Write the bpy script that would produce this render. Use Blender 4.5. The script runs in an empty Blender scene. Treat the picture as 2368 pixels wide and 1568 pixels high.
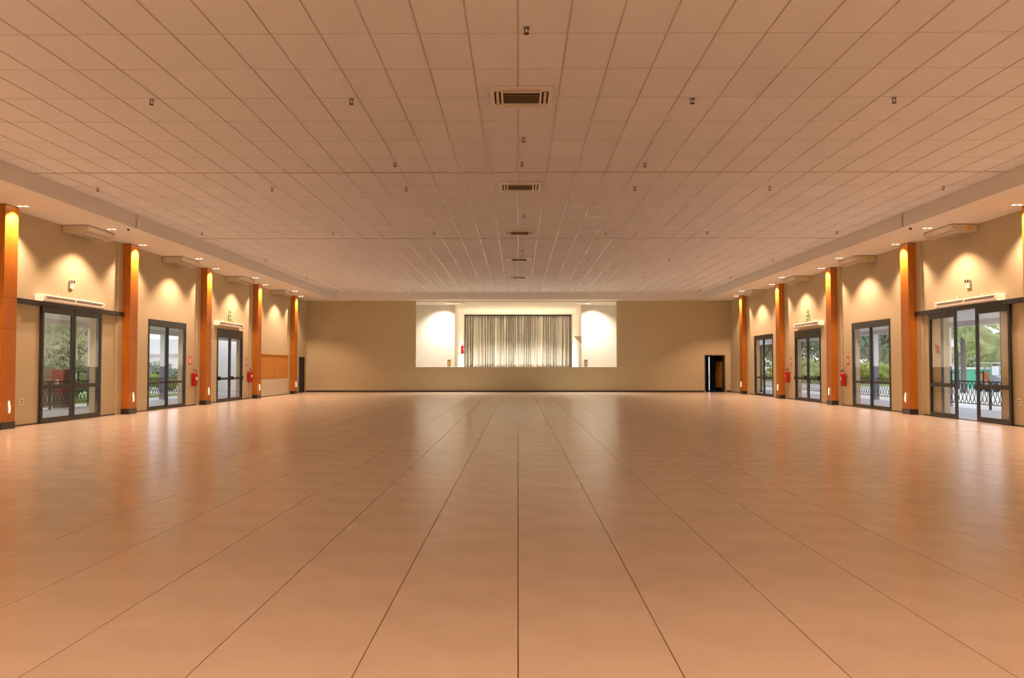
import bpy, bmesh, math, random
from mathutils import Vector, Matrix

PI = math.pi
random.seed(7)
scene = bpy.context.scene
COL = scene.collection

# ------------------------------------------------------------------ camera, world, exposure
EYE = 1.40
FPX, IW, IH = 1910.0, 2368.0, 1568.0
VX, VY = 1198.0, 848.0
PITCH = math.atan((VY - IH / 2) / FPX)
YAW = math.atan((VX - IW / 2) / FPX)
cam_d = bpy.data.cameras.new('camera')
cam = bpy.data.objects.new('camera', cam_d)
COL.objects.link(cam)
cam_d.sensor_width = 36.0
cam_d.lens = 36.0 * FPX / IW
cam_d.clip_start = 0.05
cam_d.clip_end = 500
cam.location = (0, 0, EYE)
cam.rotation_euler = (PI / 2 + PITCH, 0, YAW)
scene.camera = cam

world = bpy.data.worlds.new('world')
scene.world = world
world.use_nodes = True
wn = world.node_tree
wn.nodes.clear()
w_out = wn.nodes.new('ShaderNodeOutputWorld')
w_bg = wn.nodes.new('ShaderNodeBackground')
w_noise = wn.nodes.new('ShaderNodeTexNoise')
w_ramp = wn.nodes.new('ShaderNodeValToRGB')
w_tc = wn.nodes.new('ShaderNodeTexCoord')
w_noise.inputs['Scale'].default_value = 2.5
w_noise.inputs['Detail'].default_value = 4
w_ramp.color_ramp.elements[0].color = (0.70, 0.80, 1.0, 1)
w_ramp.color_ramp.elements[1].color = (0.92, 0.95, 1.0, 1)
wn.links.new(w_tc.outputs['Generated'], w_noise.inputs['Vector'])
wn.links.new(w_noise.outputs['Fac'], w_ramp.inputs['Fac'])
wn.links.new(w_ramp.outputs['Color'], w_bg.inputs['Color'])
wn.links.new(w_bg.outputs['Background'], w_out.inputs['Surface'])
w_bg.inputs['Strength'].default_value = 1.75

scene.view_settings.view_transform = 'Standard'
scene.view_settings.look = 'None'
scene.view_settings.gamma = 1.0
scene.view_settings.exposure = 0.42
scene.view_settings.use_curve_mapping = False
scene.cycles.max_bounces = 8
scene.cycles.diffuse_bounces = 5
scene.cycles.glossy_bounces = 3
scene.cycles.transparent_max_bounces = 24

WARM = (1.0, 0.62, 0.40)          # tungsten-coloured lamps
STAGE_WHITE = (1.0, 0.90, 0.73)
P_PILLAR = 460.0
P_BAY = 380.0
P_REAR_FILL = 400.0  # fill lamps added behind the camera
P_STAGE = 620.0
P_CURTAIN = 1700.0
P_FRONT = 1500.0

# ------------------------------------------------------------------ dimensions
W = 11.73        # wall plane
WT = 0.24        # wall thickness
PF = 11.45       # pillar face
ZS = 5.045       # soffit height
ZC = 5.43        # tile ceiling height
XF = 10.08       # fascia
YB = 45.7        # back wall
YF = -12.0       # wall behind the camera
YBF = 44.6       # fascia across the back
BAY = 6.0
PIL = [18.505 + BAY * k for k in range(5)]
PIL_REAR = [18.505 - BAY * k for k in range(1, 5)]
BC = [21.57 + BAY * k for k in range(4)]
ZST = 1.376      # stage floor
YW = 48.5        # stage wing walls
YCU = 57.4       # curtain
XI = 3.72        # inner stage half width
ZSC = 5.02       # stage ceiling

# ------------------------------------------------------------------ materials
MATS = {}

def nodes_of(name):
    m = bpy.data.materials.new(name)
    m.use_nodes = True
    nt = m.node_tree
    b = nt.nodes.get('Principled BSDF')
    return m, nt, b

def mat(name, col, rough=0.6, metal=0.0, var=0.0, vscale=8.0, bump=0.0, bscale=60.0, spec=0.5, rvar=0.0, rand=0.0, stretch=None):
    if name in MATS:
        return MATS[name]
    m, nt, b = nodes_of(name)
    b.inputs['Base Color'].default_value = (*col, 1)
    b.inputs['Roughness'].default_value = rough
    b.inputs['Metallic'].default_value = metal
    b.inputs['Specular IOR Level'].default_value = spec
    tc = nt.nodes.new('ShaderNodeTexCoord')
    vec = tc.outputs['Object']
    if stretch:
        mp = nt.nodes.new('ShaderNodeMapping')
        mp.inputs['Scale'].default_value = stretch
        nt.links.new(vec, mp.inputs['Vector'])
        vec = mp.outputs['Vector']
    if var or rand:
        hsv = nt.nodes.new('ShaderNodeHueSaturation')
        hsv.inputs['Color'].default_value = (*col, 1)
        val = None
        if var:
            n = nt.nodes.new('ShaderNodeTexNoise')
            n.inputs['Scale'].default_value = vscale
            n.inputs['Detail'].default_value = 5
            nt.links.new(vec, n.inputs['Vector'])
            mr = nt.nodes.new('ShaderNodeMapRange')
            mr.inputs['From Min'].default_value = 0.25
            mr.inputs['From Max'].default_value = 0.75
            mr.inputs['To Min'].default_value = 1 - var
            mr.inputs['To Max'].default_value = 1 + var
            nt.links.new(n.outputs['Fac'], mr.inputs['Value'])
            val = mr.outputs['Result']
            if rvar:
                mr2 = nt.nodes.new('ShaderNodeMapRange')
                mr2.inputs['To Min'].default_value = rough - rvar
                mr2.inputs['To Max'].default_value = rough + rvar
                nt.links.new(n.outputs['Fac'], mr2.inputs['Value'])
                nt.links.new(mr2.outputs['Result'], b.inputs['Roughness'])
        if rand:
            oi = nt.nodes.new('ShaderNodeObjectInfo')
            mr3 = nt.nodes.new('ShaderNodeMapRange')
            mr3.inputs['To Min'].default_value = 1 - rand
            mr3.inputs['To Max'].default_value = 1 + rand
            nt.links.new(oi.outputs['Random'], mr3.inputs['Value'])
            if val is None:
                val = mr3.outputs['Result']
            else:
                mu = nt.nodes.new('ShaderNodeMath')
                mu.operation = 'MULTIPLY'
                nt.links.new(val, mu.inputs[0])
                nt.links.new(mr3.outputs['Result'], mu.inputs[1])
                val = mu.outputs[0]
        nt.links.new(val, hsv.inputs['Value'])
        nt.links.new(hsv.outputs['Color'], b.inputs['Base Color'])
    if bump:
        n2 = nt.nodes.new('ShaderNodeTexNoise')
        n2.inputs['Scale'].default_value = bscale
        n2.inputs['Detail'].default_value = 3
        nt.links.new(vec, n2.inputs['Vector'])
        bp = nt.nodes.new('ShaderNodeBump')
        bp.inputs['Strength'].default_value = bump
        bp.inputs['Distance'].default_value = 0.01
        nt.links.new(n2.outputs['Fac'], bp.inputs['Height'])
        nt.links.new(bp.outputs['Normal'], b.inputs['Normal'])
    MATS[name] = m
    return m

def emis(name, col, strength):
    m, nt, b = nodes_of(name)
    b.inputs['Base Color'].default_value = (*col, 1)
    b.inputs['Emission Color'].default_value = (*col, 1)
    b.inputs['Emission Strength'].default_value = strength
    MATS[name] = m
    return m

def glass(name, tint=(0.95, 0.955, 0.95)):
    m = bpy.data.materials.new(name)
    m.use_nodes = True
    nt = m.node_tree
    nt.nodes.clear()
    o = nt.nodes.new('ShaderNodeOutputMaterial')
    t = nt.nodes.new('ShaderNodeBsdfTransparent')
    g = nt.nodes.new('ShaderNodeBsdfGlossy')
    mx = nt.nodes.new('ShaderNodeMixShader')
    fr = nt.nodes.new('ShaderNodeLayerWeight')
    fp = nt.nodes.new('ShaderNodeMath')
    fp.operation = 'POWER'
    fp.inputs[1].default_value = 5.0
    fa = nt.nodes.new('ShaderNodeMath')
    fa.operation = 'MULTIPLY_ADD'
    fa.inputs[1].default_value = 0.75
    fa.inputs[2].default_value = 0.03
    t.inputs['Color'].default_value = (*tint, 1)
    g.inputs['Roughness'].default_value = 0.02
    g.inputs['Color'].default_value = (0.9, 0.9, 0.9, 1)
    fr.inputs['Blend'].default_value = 0.5
    nt.links.new(fr.outputs['Facing'], fp.inputs[0])
    nt.links.new(fp.outputs[0], fa.inputs[0])
    nt.links.new(fa.outputs[0], mx.inputs['Fac'])
    nt.links.new(t.outputs['BSDF'], mx.inputs[1])
    nt.links.new(g.outputs['BSDF'], mx.inputs[2])
    nt.links.new(mx.outputs['Shader'], o.inputs['Surface'])
    MATS[name] = m
    return m

def leafmat(name, col, var=0.35):
    m, nt, b = nodes_of(name)
    b.inputs['Roughness'].default_value = 0.55
    n = nt.nodes.new('ShaderNodeTexNoise')
    n.inputs['Scale'].default_value = 1.3
    n.inputs['Detail'].default_value = 6
    tc = nt.nodes.new('ShaderNodeTexCoord')
    nt.links.new(tc.outputs['Object'], n.inputs['Vector'])
    r = nt.nodes.new('ShaderNodeValToRGB')
    r.color_ramp.elements[0].position = 0.3
    r.color_ramp.elements[1].position = 0.7
    r.color_ramp.elements[0].color = (*[c * (1 - var) for c in col], 1)
    r.color_ramp.elements[1].color = (*[min(1, c * (1 + var)) for c in col], 1)
    nt.links.new(n.outputs['Fac'], r.inputs['Fac'])
    nt.links.new(r.outputs['Color'], b.inputs['Base Color'])
    tr = nt.nodes.new('ShaderNodeBsdfTranslucent')
    nt.links.new(r.outputs['Color'], tr.inputs['Color'])
    mx = nt.nodes.new('ShaderNodeMixShader')
    mx.inputs['Fac'].default_value = 0.4
    out = nt.nodes.get('Material Output')
    nt.links.new(b.outputs['BSDF'], mx.inputs[1])
    nt.links.new(tr.outputs['BSDF'], mx.inputs[2])
    nt.links.new(mx.outputs['Shader'], out.inputs['Surface'])
    MATS[name] = m
    return m

M_TILE = mat('floor_porcelain', (0.60, 0.50, 0.40), 0.24, var=0.05, vscale=2.2, rvar=0.05, rand=0.025, bump=0.03, bscale=9, spec=0.7)
M_GROUT = mat('floor_grout', (0.16, 0.10, 0.06), 0.9)
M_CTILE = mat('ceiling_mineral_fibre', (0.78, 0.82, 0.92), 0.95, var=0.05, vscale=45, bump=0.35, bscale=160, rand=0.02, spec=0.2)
M_TEE = mat('ceiling_tee_metal', (0.52, 0.46, 0.42), 0.22, spec=0.9)
M_SOFFIT = mat('soffit_plaster', (0.80, 0.80, 0.80), 0.8, var=0.02, vscale=3, bump=0.05, bscale=30)
M_WALL = mat('wall_textured_plaster', (0.56, 0.49, 0.325), 0.85, var=0.05, vscale=30, bump=0.35, bscale=90)
M_WHITE = mat('stage_white_plaster', (0.86, 0.84, 0.79), 0.8, var=0.015, vscale=2, bump=0.05, bscale=40)
M_STAGEFLOOR = mat('stage_boards', (0.45, 0.38, 0.30), 0.5, var=0.1, vscale=4)
M_WOOD = mat('pillar_veneer', (0.47, 0.155, 0.012), 0.42, var=0.16, vscale=3.0, stretch=(9, 9, 0.6), rand=0.05)
M_WOODP = mat('hatch_veneer', (0.56, 0.25, 0.04), 0.45, var=0.1, vscale=3.0, stretch=(9, 9, 0.6))
M_BLACK = mat('dark_bronze_aluminium', (0.022, 0.020, 0.019), 0.38, var=0.1, vscale=20)
M_PLINTH = mat('plinth_black_granite', (0.035, 0.030, 0.026), 0.3, var=0.3, vscale=60)
M_PLASTIC = mat('white_plastic', (0.78, 0.74, 0.68), 0.32, var=0.02, vscale=5)
M_PLASTIC2 = mat('cream_casing', (0.66, 0.60, 0.48), 0.28, var=0.03, vscale=5)
M_SLOT = mat('dark_slot', (0.03, 0.022, 0.018), 0.7, var=0.1)
M_GRILLE = mat('grey_grille', (0.42, 0.37, 0.32), 0.5, var=0.05)
M_GRILLED = mat('olive_grille', (0.16, 0.12, 0.07), 0.5, var=0.05)
M_RED = mat('extinguisher_red', (0.40, 0.008, 0.008), 0.3, var=0.05)
M_DRED = mat('extinguisher_dark_red', (0.20, 0.05, 0.045), 0.35, var=0.05)
M_SIGNRED = mat('sign_red', (0.60, 0.05, 0.03), 0.5, var=0.03)
M_SIGNGREEN = mat('sign_green', (0.10, 0.32, 0.06), 0.5, var=0.03)
M_SIGNWHITE = mat('sign_white', (0.85, 0.82, 0.75), 0.5, var=0.02)
M_METAL = mat('dull_metal', (0.45, 0.43, 0.40), 0.35, metal=0.8, var=0.05)
M_BRASS = mat('sprinkler_brass', (0.10, 0.06, 0.03), 0.4, metal=0.6, var=0.05)
M_RUBBER = mat('black_rubber', (0.02, 0.02, 0.02), 0.6, var=0.1)
M_YELLOW = mat('yellow_sticker', (0.75, 0.50, 0.02), 0.5, var=0.03)
M_CURTAIN = mat('curtain_cloth', (0.48, 0.46, 0.42), 0.8, var=0.07, vscale=1.2, stretch=(3, 3, 0.5), bump=0.15, bscale=25)
M_BROWN = mat('brown_panel', (0.20, 0.14, 0.08), 0.7, var=0.05)
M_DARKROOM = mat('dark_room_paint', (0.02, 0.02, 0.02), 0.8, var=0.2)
M_IRON = mat('wrought_iron', (0.025, 0.025, 0.03), 0.5, var=0.2)
M_VFLOOR = mat('veranda_paving', (0.62, 0.62, 0.66), 0.6, var=0.06, vscale=2.0)
M_VWHITE = mat('veranda_white_paint', (0.74, 0.72, 0.72), 0.8, var=0.03, vscale=3)
M_OUTB = mat('outbuilding_limewash', (0.90, 0.86, 0.80), 0.8, var=0.03, vscale=2)
M_VGREY = mat('veranda_grey_dado', (0.20, 0.21, 0.25), 0.7, var=0.06, vscale=6)
M_GRASS = mat('lawn_green', (0.22, 0.38, 0.07), 0.9, var=0.25, vscale=3, bump=0.4, bscale=30)
M_GROUND = mat('sandy_ground', (0.55, 0.52, 0.46), 0.9, var=0.12, vscale=0.6)
M_BARK = mat('pale_bark', (0.52, 0.46, 0.40), 0.9, var=0.2, vscale=6, bump=0.4, bscale=12)
M_PBARK = mat('palm_bark', (0.16, 0.13, 0.11), 0.9, var=0.3, vscale=10, bump=0.5, bscale=14)
M_GWALL = mat('green_painted_wall', (0.10, 0.42, 0.26), 0.7, var=0.06, vscale=2)
M_TERRA = mat('terracotta', (0.42, 0.10, 0.05), 0.7, var=0.12, vscale=8)
M_BOARDW = mat('pale_peach_boards', (0.72, 0.56, 0.46), 0.7, var=0.05, vscale=5)
M_ROOF = mat('fibre_cement_roof', (0.48, 0.46, 0.43), 0.9, var=0.08, vscale=2)
M_ORANGE = mat('orange_paint', (0.62, 0.20, 0.05), 0.5, var=0.05)
M_GREYP = mat('grey_machine_paint', (0.30, 0.32, 0.36), 0.5, var=0.1)
M_GLASS = glass('window_glass')
M_GLASS_HAZE = glass('haze_tinted_glass', (0.90, 0.87, 0.80))  # brown tint imitates room reflections and haze on the left door panes
M_LEAF = [leafmat('leaf_green', (0.27, 0.32, 0.17)), leafmat('leaf_pale', (0.46, 0.46, 0.31)), leafmat('leaf_blue_green', (0.28, 0.34, 0.26)), leafmat('leaf_yellow_green', (0.36, 0.42, 0.10))]
M_PALM = leafmat('palm_frond_green', (0.38, 0.42, 0.17))
M_LAMP = emis('lamp_lens', (1.0, 0.80, 0.55), 14.0)
M_SLAMP = emis('stage_lamp_lens', (1.0, 0.9, 0.75), 8.0)
M_SLAMP2 = emis('stage_strip_lens', (1.0, 0.9, 0.75), 1.2)
M_STEP = emis('step_light_lens', (1.0, 0.74, 0.42), 2.2)
M_VLAMP = emis('veranda_lamp_lens', (1.0, 0.92, 0.75), 1.6)

# ------------------------------------------------------------------ mesh helpers
class MB:
    def __init__(self):
        self.v = []
        self.f = []

    def box(self, x0, x1, y0, y1, z0, z1):
        if x0 > x1: x0, x1 = x1, x0
        if y0 > y1: y0, y1 = y1, y0
        if z0 > z1: z0, z1 = z1, z0
        n = len(self.v)
        self.v += [(x0, y0, z0), (x1, y0, z0), (x1, y1, z0), (x0, y1, z0), (x0, y0, z1), (x1, y0, z1), (x1, y1, z1), (x0, y1, z1)]
        self.f += [tuple(n + i for i in q) for q in ((3, 2, 1, 0), (4, 5, 6, 7), (0, 1, 5, 4), (1, 2, 6, 5), (2, 3, 7, 6), (3, 0, 4, 7))]
        return self

    def prism(self, pts, axis, a, b):
        """closed 2D outline swept along an axis ('x','y','z') from a to b"""
        n = len(self.v)
        k = len(pts)
        for t in (a, b):
            for p, q in pts:
                self.v.append({'x': (t, p, q), 'y': (p, t, q), 'z': (p, q, t)}[axis])
        self.f.append(tuple(n + i for i in range(k)))
        self.f.append(tuple(n + k + i for i in reversed(range(k))))
        for i in range(k):
            j = (i + 1) % k
            self.f.append((n + i, n + j, n + k + j, n + k + i))
        return self

    def lathe(self, prof, cx=0, cy=0, seg=16, axis='z'):
        n = len(self.v)
        for r, h in prof:
            for i in range(seg):
                a = 2 * PI * i / seg
                p, q = r * math.cos(a), r * math.sin(a)
                if axis == 'z':
                    self.v.append((cx + p, cy + q, h))
                elif axis == 'x':
                    self.v.append((h, cx + p, cy + q))
                else:
                    self.v.append((cx + p, h, cy + q))
        for k in range(len(prof) - 1):
            for i in range(seg):
                j = (i + 1) % seg
                self.f.append((n + k * seg + i, n + k * seg + j, n + (k + 1) * seg + j, n + (k + 1) * seg + i))
        self.f.append(tuple(n + i for i in reversed(range(seg))))
        m = n + (len(prof) - 1) * seg
        self.f.append(tuple(m + i for i in range(seg)))
        return self

    def tube(self, pts, r, seg=6):
        pts = [Vector(p) for p in pts]
        rs = r if isinstance(r, (list, tuple)) else [r] * len(pts)
        n = len(self.v)
        for i, p in enumerate(pts):
            d = (pts[min(i + 1, len(pts) - 1)] - pts[max(i - 1, 0)])
            d.normalize()
            up = Vector((0, 0, 1)) if abs(d.z) < 0.9 else Vector((1, 0, 0))
            u = d.cross(up).normalized()
            w = d.cross(u).normalized()
            for k in range(seg):
                a = 2 * PI * k / seg
                self.v.append(tuple(p + (u * math.cos(a) + w * math.sin(a)) * rs[i]))
        for i in range(len(pts) - 1):
            for k in range(seg):
                j = (k + 1) % seg
                self.f.append((n + i * seg + k, n + i * seg + j, n + (i + 1) * seg + j, n + (i + 1) * seg + k))
        self.f.append(tuple(n + k for k in reversed(range(seg))))
        m = n + (len(pts) - 1) * seg
        self.f.append(tuple(m + k for k in range(seg)))
        return self

    def quad(self, a, b, c, d):
        n = len(self.v)
        self.v += [tuple(a), tuple(b), tuple(c), tuple(d)]
        self.f.append((n, n + 1, n + 2, n + 3))
        return self

    def mesh(self, name, smooth=False, fix=True):
        me = bpy.data.meshes.new(name)
        me.from_pydata(self.v, [], self.f)
        if fix:
            bm = bmesh.new()
            bm.from_mesh(me)
            bmesh.ops.recalc_face_normals(bm, faces=bm.faces)
            bm.to_mesh(me)
            bm.free()
        if smooth:
            me.shade_smooth()
            try:
                me.set_sharp_from_angle(angle=math.radians(40))
            except Exception:
                pass
        me.update()
        return me

CACHE = {}

def cached(key, fn):
    if key not in CACHE:
        CACHE[key] = fn()
    return CACHE[key]

def tag(o, label=None, cat=None, group=None, kind=None):
    if label: o['label'] = label
    if cat: o['category'] = cat
    if group: o['group'] = group
    if kind: o['kind'] = kind
    return o

def thing(name, label, cat, loc=(0, 0, 0), group=None, kind=None, rotz=0):
    o = bpy.data.objects.new(name, None)
    o.empty_display_size = 0.1
    COL.objects.link(o)
    o.location = loc
    o.rotation_euler = (0, 0, rotz)
    return tag(o, label, cat, group, kind)

def obj(name, me, m, parent=None, loc=(0, 0, 0), rot=(0, 0, 0)):
    if isinstance(me, MB):
        me = me.mesh(name)
    if m is not None and (len(me.materials) == 0):
        me.materials.append(m)
    o = bpy.data.objects.new(name, me)
    COL.objects.link(o)
    if parent is not None:
        o.parent = parent
    o.location = loc
    o.rotation_euler = rot
    return o

def struct(name, me, m, label, cat=None):
    o = obj(name, me, m)
    return tag(o, label, cat, None, 'structure')

def spot(name, parent, loc, power, col, size, blend=0.3, rad=0.04, rot=(0, 0, 0)):
    l = bpy.data.lights.new(name, 'SPOT')
    l.energy = power
    l.color = col
    l.spot_size = math.radians(size)
    l.spot_blend = blend
    l.shadow_soft_size = rad
    o = bpy.data.objects.new(name, l)
    COL.objects.link(o)
    o.parent = parent
    o.location = loc
    o.rotation_euler = rot
    return o

def proj(X, Y, Z):
    Z -= EYE
    c, s = math.cos(YAW), math.sin(YAW)
    x = X * c + Y * s
    F = -X * s + Y * c
    cp, sp = math.cos(PITCH), math.sin(PITCH)
    d = F * cp + Z * sp
    if d < 0.2:
        return None
    return IW / 2 + FPX * x / d, IH / 2 - FPX * (-F * sp + Z * cp) / d

def seen_area(x0, x1, y0, y1, z):
    pts = [proj(x, y, z) for x, y in ((x0, y0), (x1, y0), (x1, y1), (x0, y1))]
    if any(p is None for p in pts):
        return 0
    if not any(0 <= p[0] <= IW and 0 <= p[1] <= IH for p in pts):
        return 0
    a = 0
    for i in range(4):
        p, q = pts[i], pts[(i + 1) % 4]
        a += p[0] * q[1] - q[0] * p[1]
    return abs(a) / 2

SIDES = ((-1, 'left'), (1, 'right'))

# ------------------------------------------------------------------ floor
floor = struct('floor', MB().box(-W - 0.2, W + 0.2, YF, YB + 0.2, -0.15, -0.008), M_GROUT, 'large cream porcelain tiled floor of the empty hall', 'floor')
TP, TR = 0.75, 0.74
R0 = 4.45
cells = []
for i in range(-16, 16):
    for j in range(-23, 57):
        x0, x1 = max(i * TP, -W), min((i + 1) * TP, W)
        y0, y1 = max(R0 + (j - 1) * TR, YF), min(R0 + j * TR, YB)
        if x1 - x0 < 0.02 or y1 - y0 < 0.02:
            continue
        full = (x1 - x0 > TP - 0.01) and (y1 - y0 > TR - 0.01)
        cells.append((seen_area(x0, x1, y0, y1, 0), full, x0, x1, y0, y1))
cells.sort(key=lambda c: -c[0])
GX, GY = 0.0028, 0.0012

def tile_mesh(name, w, l, z0, z1, b):
    """a box with its visible face chamfered"""
    m = MB()
    top, bot = (z1, z0)
    d = b if z1 > z0 else -b
    vs = []
    for (xx, yy, zz) in ((0, 0, bot), (w, 0, bot), (w, l, bot), (0, l, bot), (0, 0, top - d), (w, 0, top - d), (w, l, top - d), (0, l, top - d), (b, b, top), (w - b, b, top), (w - b, l - b, top), (b, l - b, top)):
        vs.append((xx - w / 2, yy - l / 2, zz))
    m.v = vs
    m.f = [(0, 1, 5, 4), (1, 2, 6, 5), (2, 3, 7, 6), (3, 0, 4, 7), (4, 5, 9, 8), (5, 6, 10, 9), (6, 7, 11, 10), (7, 4, 8, 11), (8, 9, 10, 11), (3, 2, 1, 0)]
    return m.mesh(name)

ft = tile_mesh('floor_tile', TP - 2 * GX, TR - 2 * GY, -0.008, 0.0, 0.0008)
rest = MB()
n = 0
for a, full, x0, x1, y0, y1 in cells:
    if full and a > 0 and n < 298:
        obj('floor_tile', ft, M_TILE, floor, ((x0 + x1) / 2, (y0 + y1) / 2, 0))
        n += 1
    else:
        rest.box(x0 + GX, x1 - GX, y0 + GY, y1 - GY, -0.008, 0.0)
o = obj('floor_tile_field', rest.mesh('floor_tile_field', fix=False), M_TILE, floor)
o['kind'] = 'stuff'

# ------------------------------------------------------------------ ceiling
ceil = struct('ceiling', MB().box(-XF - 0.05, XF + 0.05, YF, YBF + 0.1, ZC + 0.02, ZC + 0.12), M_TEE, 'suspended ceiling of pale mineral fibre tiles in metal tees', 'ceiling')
CP, CR = 0.6, 1.19
rows = [17.0]
y = 17.0
while y > YF:
    y -= CR
    rows.insert(0, max(y, YF))
for k in range(1, 8):
    rows.append(17.0 + k * 8.81 / 7)
while rows[-1] < YBF - 0.05:
    rows.append(min(rows[-1] + 1.2, YBF))
HEAVY = (17.0, 17.0 + 8.81)
ccells = []
cols = [-XF] + [i * CP for i in range(-16, 17)] + [XF]
CASS = [12.2, 18.35, 24.65, 30.85, 37.0]
for i in range(len(cols) - 1):
    for j in range(len(rows) - 1):
        x0, x1, y0, y1 = cols[i], cols[i + 1], rows[j], rows[j + 1]
        if y1 - y0 < 0.03:
            continue
        ccells.append((seen_area(x0, x1, y0, y1, ZC), x0, x1, y0, y1))
ccells.sort(key=lambda c: -c[0])
rest = MB()
n = 0
for a, x0, x1, y0, y1 in ccells:
    w, l = x1 - x0 - 0.006, y1 - y0 - 0.003
    if a > 0 and n < 298:
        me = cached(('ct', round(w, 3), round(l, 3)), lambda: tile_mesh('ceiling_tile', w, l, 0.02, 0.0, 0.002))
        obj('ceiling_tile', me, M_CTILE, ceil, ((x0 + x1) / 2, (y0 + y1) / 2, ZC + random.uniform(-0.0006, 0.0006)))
        n += 1
    else:
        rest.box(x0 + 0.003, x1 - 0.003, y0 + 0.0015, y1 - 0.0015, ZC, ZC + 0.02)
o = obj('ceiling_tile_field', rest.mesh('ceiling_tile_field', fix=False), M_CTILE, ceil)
o['kind'] = 'stuff'
def bead(w, h):
    return [(w * math.cos(a), -h * math.sin(a)) for a in [PI * k / 8 for k in range(9)]]

mt = MB().prism(bead(0.0115, 0.008), 'y', YF, YBF).mesh('main_tee', smooth=True)
for xx in cols[1:-1]:
    obj('main_tee', mt, M_TEE, ceil, (xx, 0, ZC))
ctm = MB().box(-XF, XF, -0.004, 0.004, -0.002, 0.0).mesh('cross_tee')
ctm2 = MB().prism(bead(0.024, 0.016), 'x', -XF, XF).mesh('expansion_joint', smooth=True)
for yy in rows[1:-1]:
    hv = any(abs(yy - h) < 0.01 for h in HEAVY)
    obj('expansion_joint' if hv else 'cross_tee', ctm2 if hv else ctm, M_TEE, ceil, (0, yy, ZC))

# soffits with fascia
for s, side in SIDES:
    m = MB()
    m.box(s * XF, s * (W + 0.1), YF, YB, ZS, ZS + 0.5)
    struct('trim_1' if s < 0 else 'trim_2', m, M_SOFFIT, f'pale lowered ceiling soffit and fascia along the {side} wall', 'soffit')
struct('trim_3', MB().box(-XF, XF, YBF, YB, ZS, ZS + 0.5), M_SOFFIT, 'pale lowered ceiling soffit and fascia above the stage', 'soffit')

# ------------------------------------------------------------------ walls
def wall_boxes(m, s, ops, y0, y1, z1):
    """side wall between y0 and y1 with openings (ya, yb, top)"""
    cur = y0
    for a, b, t in sorted(ops):
        m.box(s * W, s * (W + WT), cur, a, 0, z1)
        m.box(s * W, s * (W + WT), a, b, t, z1)
        cur = b
    m.box(s * W, s * (W + WT), cur, y1, 0, z1)

OPW = 1.43
for s, side in SIDES:
    ops = [(c - OPW, c + OPW, 2.90) for c in BC]
    if s < 0:
        ops = ops[:3] + [(44.15, 45.28, 1.93)]
    m = MB()
    wall_boxes(m, s, ops, YF, YB + 0.25, ZS + 0.45)
    wl = struct('wall_' + side, m, M_WALL, f'beige textured plaster wall along the {side} of the hall', 'wall')
    # pilasters behind each timber pillar, proud of the wall
    for yc in PIL + PIL_REAR:
        obj('pilaster', MB().box(s * W, s * (W - 0.05), yc - 0.53, yc + 0.53, 0, ZS), M_WALL, wl)
    bb = MB()
    cur = YF
    for a, b, t in sorted(ops):
        bb.box(s * W, s * (W - 0.012), cur, a, 0, 0.035)
        cur = b
    bb.box(s * W, s * (W - 0.012), cur, YB, 0, 0.035)
    struct('baseboard_' + side, bb, M_PLINTH, f'thin dark skirting strip along the {side} wall', 'baseboard')

SX0, SX1 = -5.68, 5.47
DX0, DX1 = 10.29, 11.44
m = MB()
TOPB = ZS + 0.45
m.box(-W - 0.2, SX0, YB, YB + 0.25, 0, TOPB)
m.box(SX0, SX1, YB, YB + 0.25, 0, ZST)
m.box(SX0, SX1, YB, YB + 0.25, ZS, TOPB)
m.box(SX1, DX0, YB, YB + 0.25, 0, TOPB)
m.box(DX0, DX1, YB, YB + 0.25, 2.06, TOPB)
m.box(DX1, W + 0.2, YB, YB + 0.25, 0, TOPB)
struct('wall_back', m, M_WALL, 'beige textured end wall with the stage opening', 'wall')
m = MB()
m.box(-W, DX0 - 0.05, YB - 0.015, YB, 0, 0.085)
m.box(DX1 + 0.05, W, YB - 0.015, YB, 0, 0.085)
struct('baseboard_back', m, M_PLINTH, 'dark skirting strip along the end wall', 'baseboard')
struct('wall_front', MB().box(-W - 0.2, W + 0.2, YF - 0.2, YF, 0, TOPB), M_WALL, 'beige plaster wall closing the near end of the hall', 'wall')

# ------------------------------------------------------------------ stage
struct('floor_stage', MB().box(SX0 - 1.2, SX1 + 1.4, YB + 0.25, YCU + 0.6, ZST - 0.15, ZST), M_STAGEFLOOR, 'raised stage floor behind the opening', 'floor')
struct('ceiling_stage', MB().box(SX0 - 1.2, SX1 + 1.4, YB + 0.25, YCU + 0.6, ZSC, ZSC + 0.1), M_WHITE, 'smooth white ceiling above the stage', 'ceiling')
m = MB()
m.box(SX0 - 1.2, -XI, YW, YW + 0.2, ZST, ZSC)
m.box(-XI - 0.2, -XI, YW + 0.2, YCU + 0.6, ZST, ZSC)
m.box(SX0 - 1.2, SX0 - 1.0, YB + 0.25, YW, ZST, ZSC)
struct('wall_stage_left', m, M_WHITE, 'white plaster wing wall left of the stage curtain', 'wall')
m = MB()
m.box(XI, SX1 + 1.4, YW, YW + 0.2, ZST, ZSC)
m.box(XI, XI + 0.2, YW + 0.2, YCU + 0.6, ZST, ZSC)
m.box(SX1 + 1.2, SX1 + 1.4, YB + 0.25, YW, ZST, ZSC)
struct('wall_stage_right', m, M_WHITE, 'white plaster wing wall right of the stage curtain', 'wall')
struct('wall_stage_back', MB().box(-XI, XI, YCU + 0.4, YCU + 0.6, ZST, ZSC), M_WHITE, 'white wall hidden behind the stage curtain', 'wall')

cur = thing('stage_curtain', 'wide pleated grey-beige curtain hanging across the back of the stage', 'curtain', (0, YCU, ZST))
obj('curtain_track', MB().box(-XI + 0.02, XI - 0.02, -0.05, 0.05, ZSC - ZST - 0.06, ZSC - ZST), M_SLOT, cur)

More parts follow.
